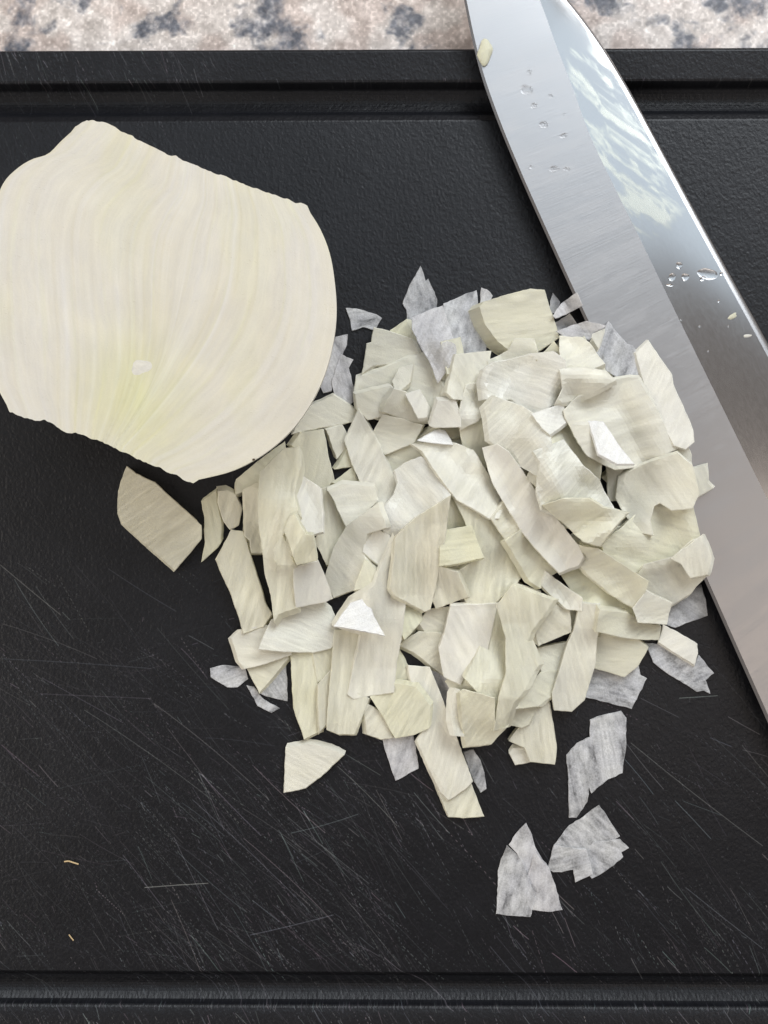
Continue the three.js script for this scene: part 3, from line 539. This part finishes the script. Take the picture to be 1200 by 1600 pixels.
  ['w', 'small white onion bulb at the left corner of the heap', [363,998,377,985,415,978,456,995,453,1023,415,1036,383,1044,374,1033]],
  ['y', 'greenish edge of an onion layer beside the long white strip', [621,1020,637,1052,652,1080,618,1077,614,1042]],
  ['w', 'long white onion strip pointing down out of the heap', [639,1045,672,1048,703,1127,736,1217,729,1225,700,1245,687,1233,652,1156,668,1132,663,1105,644,1071]],
  ['c', 'upright onion strip with a square foot at the front of the heap', [523,989,567,985,561,1027,551,1077,576,1090,554,1144,529,1144,512,1137,516,1077]],
  ['c', 'yellowish onion wedge under the rounded yellowish chunk', [570,1099,599,1115,614,1152,595,1155,573,1147]],
  ['y', 'rounded yellowish onion chunk lying on the long white strip', [580,1090,614,1069,649,1074,671,1103,668,1137,646,1147,618,1152,599,1118]],
  ['m', 'glassy wide onion slice lying across the upright strips at the left', [410,1012,428,970,462,947,497,943,510,954,526,995,513,1011,488,1017,447,1016]],
  ['w', 'broad striped onion strip hanging over the front of the heap', [523,979,548,941,583,919,614,846,633,938,627,982,618,1033,614,1077,554,1087,545,1080,564,992]],
  ['g', 'bright glossy flake on top of the broad striped strip', [523,978,548,943,573,935,583,963,599,992]],
  ['c', 'big pointed triangle onion piece standing against the yellowish square', [620,841,648,813,702,779,697,819,688,875,672,948,663,952,620,929,611,915]],
  ['s', 'large onion chunk with a yellow curved back at the top of the heap', [750,480,756,472,789,462,828,452,850,454,857,478,867,506,873,527,834,553,798,548,779,534,759,508]],
  ['f', 'tiny clear onion point beside the large yellow-backed chunk', [860,470,864,458,875,472,872,486,858,490]],
  ['f', 'clear onion strip with its end laid on the knife edge', [898,461,907,480,866,500,862,496,874,478]],
  ['f', 'small onion film under the clear strip at the knife edge', [868,504,890,490,901,506,872,517]],
  ['f', 'bluish white onion band reaching the knife edge above a small black gap', [870,518,896,508,916,502,947,509,928,520,920,532,908,526,882,526]],
  ['w', 'small onion scrap under the wrinkled film on the knife blade', [926,522,947,513,940,532,933,550,922,534]],
  ['w', 'bluish milky slice below the band that reaches the knife edge', [876,526,908,528,920,536,931,552,944,568,918,580,896,588,876,564]],
  ['f', 'wrinkled translucent onion film draped on the knife blade', [951,503,962,518,980,538,988,540,996,552,998,580,992,596,972,592,948,578,932,552,940,532]],
  ['w', 'pale onion block behind the yellow-rimmed round piece', [763,562,793,548,803,530,833,530,840,558,780,572,765,585]],
  ['m', 'yellow-rimmed round onion piece at the top middle of the heap', [755,597,760,580,777,568,830,556,860,553,877,565,880,588,867,627,830,647,817,640,800,622,777,623,758,623]],
  ['w', 'pale lilac onion band below the bluish milky slice', [875,578,910,575,945,580,960,595,933,610,907,623,868,632,880,607]],
  ['m', 'wet glistening onion mass below the yellow-rimmed round piece', [777,623,817,638,832,648,857,682,860,707,840,737,795,707,768,688,760,640]],
  ['m', 'small frosty triangle of onion on the wet mass', [832,647,877,632,890,655,860,678,848,668]],
  ['m', 'milky wet onion slice under the frosty flake', [847,725,837,710,882,693,910,730,933,750,955,793,947,807,933,793,880,803,850,793,843,767]],
  ['c', 'pale ragged onion slice ending in a point beside the long diagonal strip', [850,790,882,780,920,780,940,793,978,802,957,825,937,852,912,845,882,817]],
  ['c', 'cream onion slab under the wavy slice on the blade side', [943,847,987,812,1026,781,1079,790,1092,847,1052,882,991,895,947,877]],
  ['w', 'tiny onion tooth lying on the knife blade under the pink strip', [1059,702,1074,694,1081,711,1079,733,1070,729]],
  ['w', 'jagged onion tip lying on the knife blade', [1070,742,1081,733,1103,727,1105,753,1114,762,1087,779,1074,772]],
  ['v', 'upright pinkish onion strip with a yellow end lying on the knife blade', [1014,534,1030,558,1050,586,1052,600,1068,636,1082,670,1084,688,1070,700,1052,694,1030,656,1016,630,994,554,1000,548]],
  ['w', 'largest square onion slice with a yellow back edge beside the knife', [884,642,904,622,936,610,948,598,980,592,994,593,1004,610,1030,656,1054,698,1000,724,960,730,920,710,900,680,886,652]],
  ['w', 'wavy onion slice with a hooked lower edge beside the knife', [969,746,1004,729,1057,711,1079,729,1090,772,1079,794,1048,797,1031,786,1023,790,1017,812,1022,834,996,829,982,807,965,777]],
  ['w', 'rounded onion heap corner lying over the knife edge', [1105,897,1079,926,1052,943,1013,952,987,917,1009,882,1052,871,1079,847,1098,838,1112,871]],
  ['w', 'small onion lip folded over the knife edge', [1050,873,1079,851,1098,836,1112,871,1105,897,1079,902,1066,882]],
  ['c', 'pale slanting onion bar below the cream slab on the blade side', [905,882,913,856,936,859,1010,907,1010,913,993,951,953,927,925,904]],
  ['w', 'small pale chip where the slanting bar meets the flat strip', [990,951,1010,924,1049,943,1041,975,998,972]],
  ['g', 'bright frosty onion flake on the largest square slice', [920,659,943,660,967,696,990,724,964,724,935,709]],
  ['w', 'smooth shell-shaped onion piece in the middle of the heap', [647,697,663,708,688,745,714,779,765,809,777,807,784,790,779,768,759,737,739,705,714,695,681,691]],
  ['g', 'bright pointed onion flake on the smooth shell', [653,688,680,672,695,673,707,695,673,692]],
  ['v', 'long diagonal onion strip lying on top in the middle of the heap', [756,703,779,697,796,708,844,779,903,853,909,867,901,881,872,892,816,830,773,759,762,725]],
];
const NAMES = { f: 'onion_film', s: 'onion_chunk', w: 'onion_slice', v: 'onion_slice', m: 'onion_slice', g: 'onion_flake', c: 'onion_piece', y: 'onion_piece' };
function underlay() {
  const zones = [
    [46, [[650, 650], [760, 580], [900, 560], [1000, 620], [1020, 800], [1020, 880], [950, 950], [860, 1020], [770, 990], [690, 930], [650, 860], [630, 760]]],
    [8, [[400, 760], [470, 690], [505, 720], [500, 830], [470, 930], [500, 1040], [490, 1110], [465, 1090], [440, 960]]],
    [10, [[530, 760], [620, 700], [690, 760], [700, 900], [640, 1010], [560, 1080], [520, 1000], [530, 900]]],
    [8, [[600, 560], [690, 500], [760, 560], [740, 660], [660, 680], [600, 640]]],
    [6, [[790, 480], [880, 500], [940, 540], [1010, 620], [900, 640], [800, 580]]],
    [7, [[660, 1040], [760, 1000], [880, 1010], [860, 1110], [800, 1130], [720, 1140], [670, 1110]]],
    [6, [[880, 900], [1000, 860], [1080, 880], [1000, 980], [930, 1060], [860, 1060]]],
  ];
  for (const [count, zone] of zones) for (let k = 0, tries = 0; k < count && tries < 4000; tries++) {
    const xs = zone.map((p) => p[0]), ys = zone.map((p) => p[1]), x = rr(Math.min(...xs), Math.max(...xs)), y = rr(Math.min(...ys), Math.max(...ys));
    const w = rr(22, 40), l = rr(34, 76), a = rnd() * 3.14, c = Math.cos(a), s = Math.sin(a);
    const q = [[-l, -w], [0, -w * rr(0.8, 1.1)], [l, -w * rr(0.6, 1)], [l * rr(0.8, 1.05), w], [0, w * rr(0.9, 1.1)], [-l * rr(0.8, 1), w * rr(0.7, 1)]].map(([u, v]) => [x + (u * c - v * s) * 0.62, y + (u * s + v * c) * 0.62]);
    if (!q.every((p) => inside(zone, ...p))) continue;
    add(settle(q, k % 3 ? 'c' : 'w', { t: rr(1.8, 3.4), q: 0.9 }), 'onion_piece', 'cream onion dice buried in the heap and seen only through its gaps', 'onion piece', 'onion dice buried in the heap');
    k++;
  }
}
const grow = (o, k) => { const cx = o.reduce((s, p) => s + p[0], 0) / o.length, cy = o.reduce((s, p) => s + p[1], 0) / o.length; return o.map(([x, y]) => [cx + (x - cx) * k, cy + (y - cy) * k]); };
let size = 1;
const GROW = { f: 1.04, w: 1.06, v: 1.04, c: 1.06, y: 1.05, s: 1.03, m: 1.10, g: 1.05 };
for (const p of PIECES) {
  if (p === 'knife') { stampKnife(); continue; }
  if (p === 'fill') { underlay(); size = 1.05; continue; }
  const [kind, label, ...shapes] = p, outlines = shapes.map((s) => s.reduce((o, v, i) => (i % 2 ? o[o.length - 1].push(v) : o.push([v]), o), []));
  if (outlines.length === 1) add(settle(grow(outlines[0], size === 1 ? 1 : GROW[kind]), kind), NAMES[kind], label, 'onion piece', 'diced onion pieces');
  else {
    const g = new THREE.Group(), ms = outlines.map((o) => settle(o, kind));
    g.position.copy(ms[0].position);
    for (const m of ms) { m.name = 'sliver'; m.position.sub(g.position); g.add(m); }
    add(g, 'onion_shards', label, 'onion piece', 'diced onion pieces');
  }
}

// ---------------------------------------------------------------- bits and drops on the blade, crumbs on the board
{
  const bladeY = knifeTopAt.h + TOP;
  const bit = (px, py, rx, rz, ry, turn, mat, name, label, category, group, y = bladeY) => {
    const g = new THREE.SphereGeometry(1, 20, 12, 0, Math.PI * 2, 0, Math.PI / 2); const p = g.attributes.position;
    const n = rnd() * 50; for (let i = 0; i < p.count; i++) { const a = Math.atan2(p.getZ(i), p.getX(i)), k = 1 + (noise(Math.cos(a) * 1.5 + n, Math.sin(a) * 1.5 + n) - 0.5) * 0.5; p.setXYZ(i, p.getX(i) * rx * k * UNIT, p.getY(i) * ry * MM, p.getZ(i) * rz * k * UNIT); }
    g.computeVertexNormals();
    const m = new THREE.Mesh(g, mat), [x, z] = at(px, py, y); m.position.set(x, y - 0.0001, z); m.rotation.y = turn; add(m, name, label, category, group);
  };
  const water = new THREE.MeshPhysicalMaterial({ roughness: 0.03, transmission: 1, thickness: 0.001, ior: 1.33, color: 0xffffff });
  bit(757, 82, 11, 19, 0.9, -0.15, FLESH.y[0], 'onion_bit', 'rounded onion bit stuck near the knife edge over the board rim', 'onion piece');
  bit(1144, 495, 8, 4.5, 0.5, 0.6, FLESH.y[1], 'onion_bit', 'small cream onion bit on the polished part of the blade', 'onion piece');
  bit(1167, 525, 7, 2.4, 0.35, 0.1, FLESH.v[0], 'onion_bit', 'thin white onion sliver by the spine of the knife', 'onion piece');
  for (const [x, y, r, e] of [[1061, 415, 6, 1], [1050, 433, 6.5, 1], [1070, 433, 7.5, 1], [1104, 428, 16, 0.55], [1098, 436, 5, 0.8], [1047, 446, 7, 0.35], [1127, 428, 3, 1], [866, 264, 8, 0.55], [885, 264, 5, 0.6], [830, 260, 2.4, 1], [1123, 471, 2.6, 1], [1138, 510, 2, 1], [1093, 510, 3, 1], [1106, 549, 2.4, 1], [1064, 500, 2.6, 0.8], [856, 20, 2.6, 1], [860, 150, 4, 0.8], [822, 140, 9, 0.8], [834, 165, 5, 0.8], [850, 195, 6, 0.8], [882, 178, 4, 0.8], [880, 212, 7, 0.5], [827, 113, 4, 0.8]])
    bit(x, y, r, r * e, (r < 5 ? 0.3 : 0.45) * (x < 1000 ? 0.35 : 1), rr(-0.5, 0.5), water, 'water_drop', x > 1000 ? 'drop of onion juice on the polished part of the knife blade' : 'drop of onion juice on the brushed face of the knife blade', 'water drop', x > 1000 ? 'drops on the polished steel' : 'drops on the brushed steel');
  const fibre = new THREE.MeshStandardMaterial({ color: 0xcdb489, roughness: 0.7 });
  const hair = (pts, r, label) => { const c = new THREE.CatmullRomCurve3(pts.map(([x, y, h]) => { const [X, Z] = at(x, y, TOP); return new THREE.Vector3(X, TOP + r + h * MM, Z); })); add(new THREE.Mesh(new THREE.TubeGeometry(c, 14, r, 6), fibre), 'onion_skin_fibre', label, 'fibre'); };
  hair([[101, 1346, 0], [108, 1345, 0.2], [115, 1347, 0.25], [123, 1350, 0]], 0.00022, 'short tan onion skin fibre lying alone on the scratched board');
  hair([[108, 1460, 0], [112, 1465, 0.1], [115, 1469, 0]], 0.00018, 'tiny tan fibre near the bottom groove');
}
scene.traverse((o) => { if (o.isMesh) { o.castShadow = o.receiveShadow = true; } });
renderer.render(scene, camera);
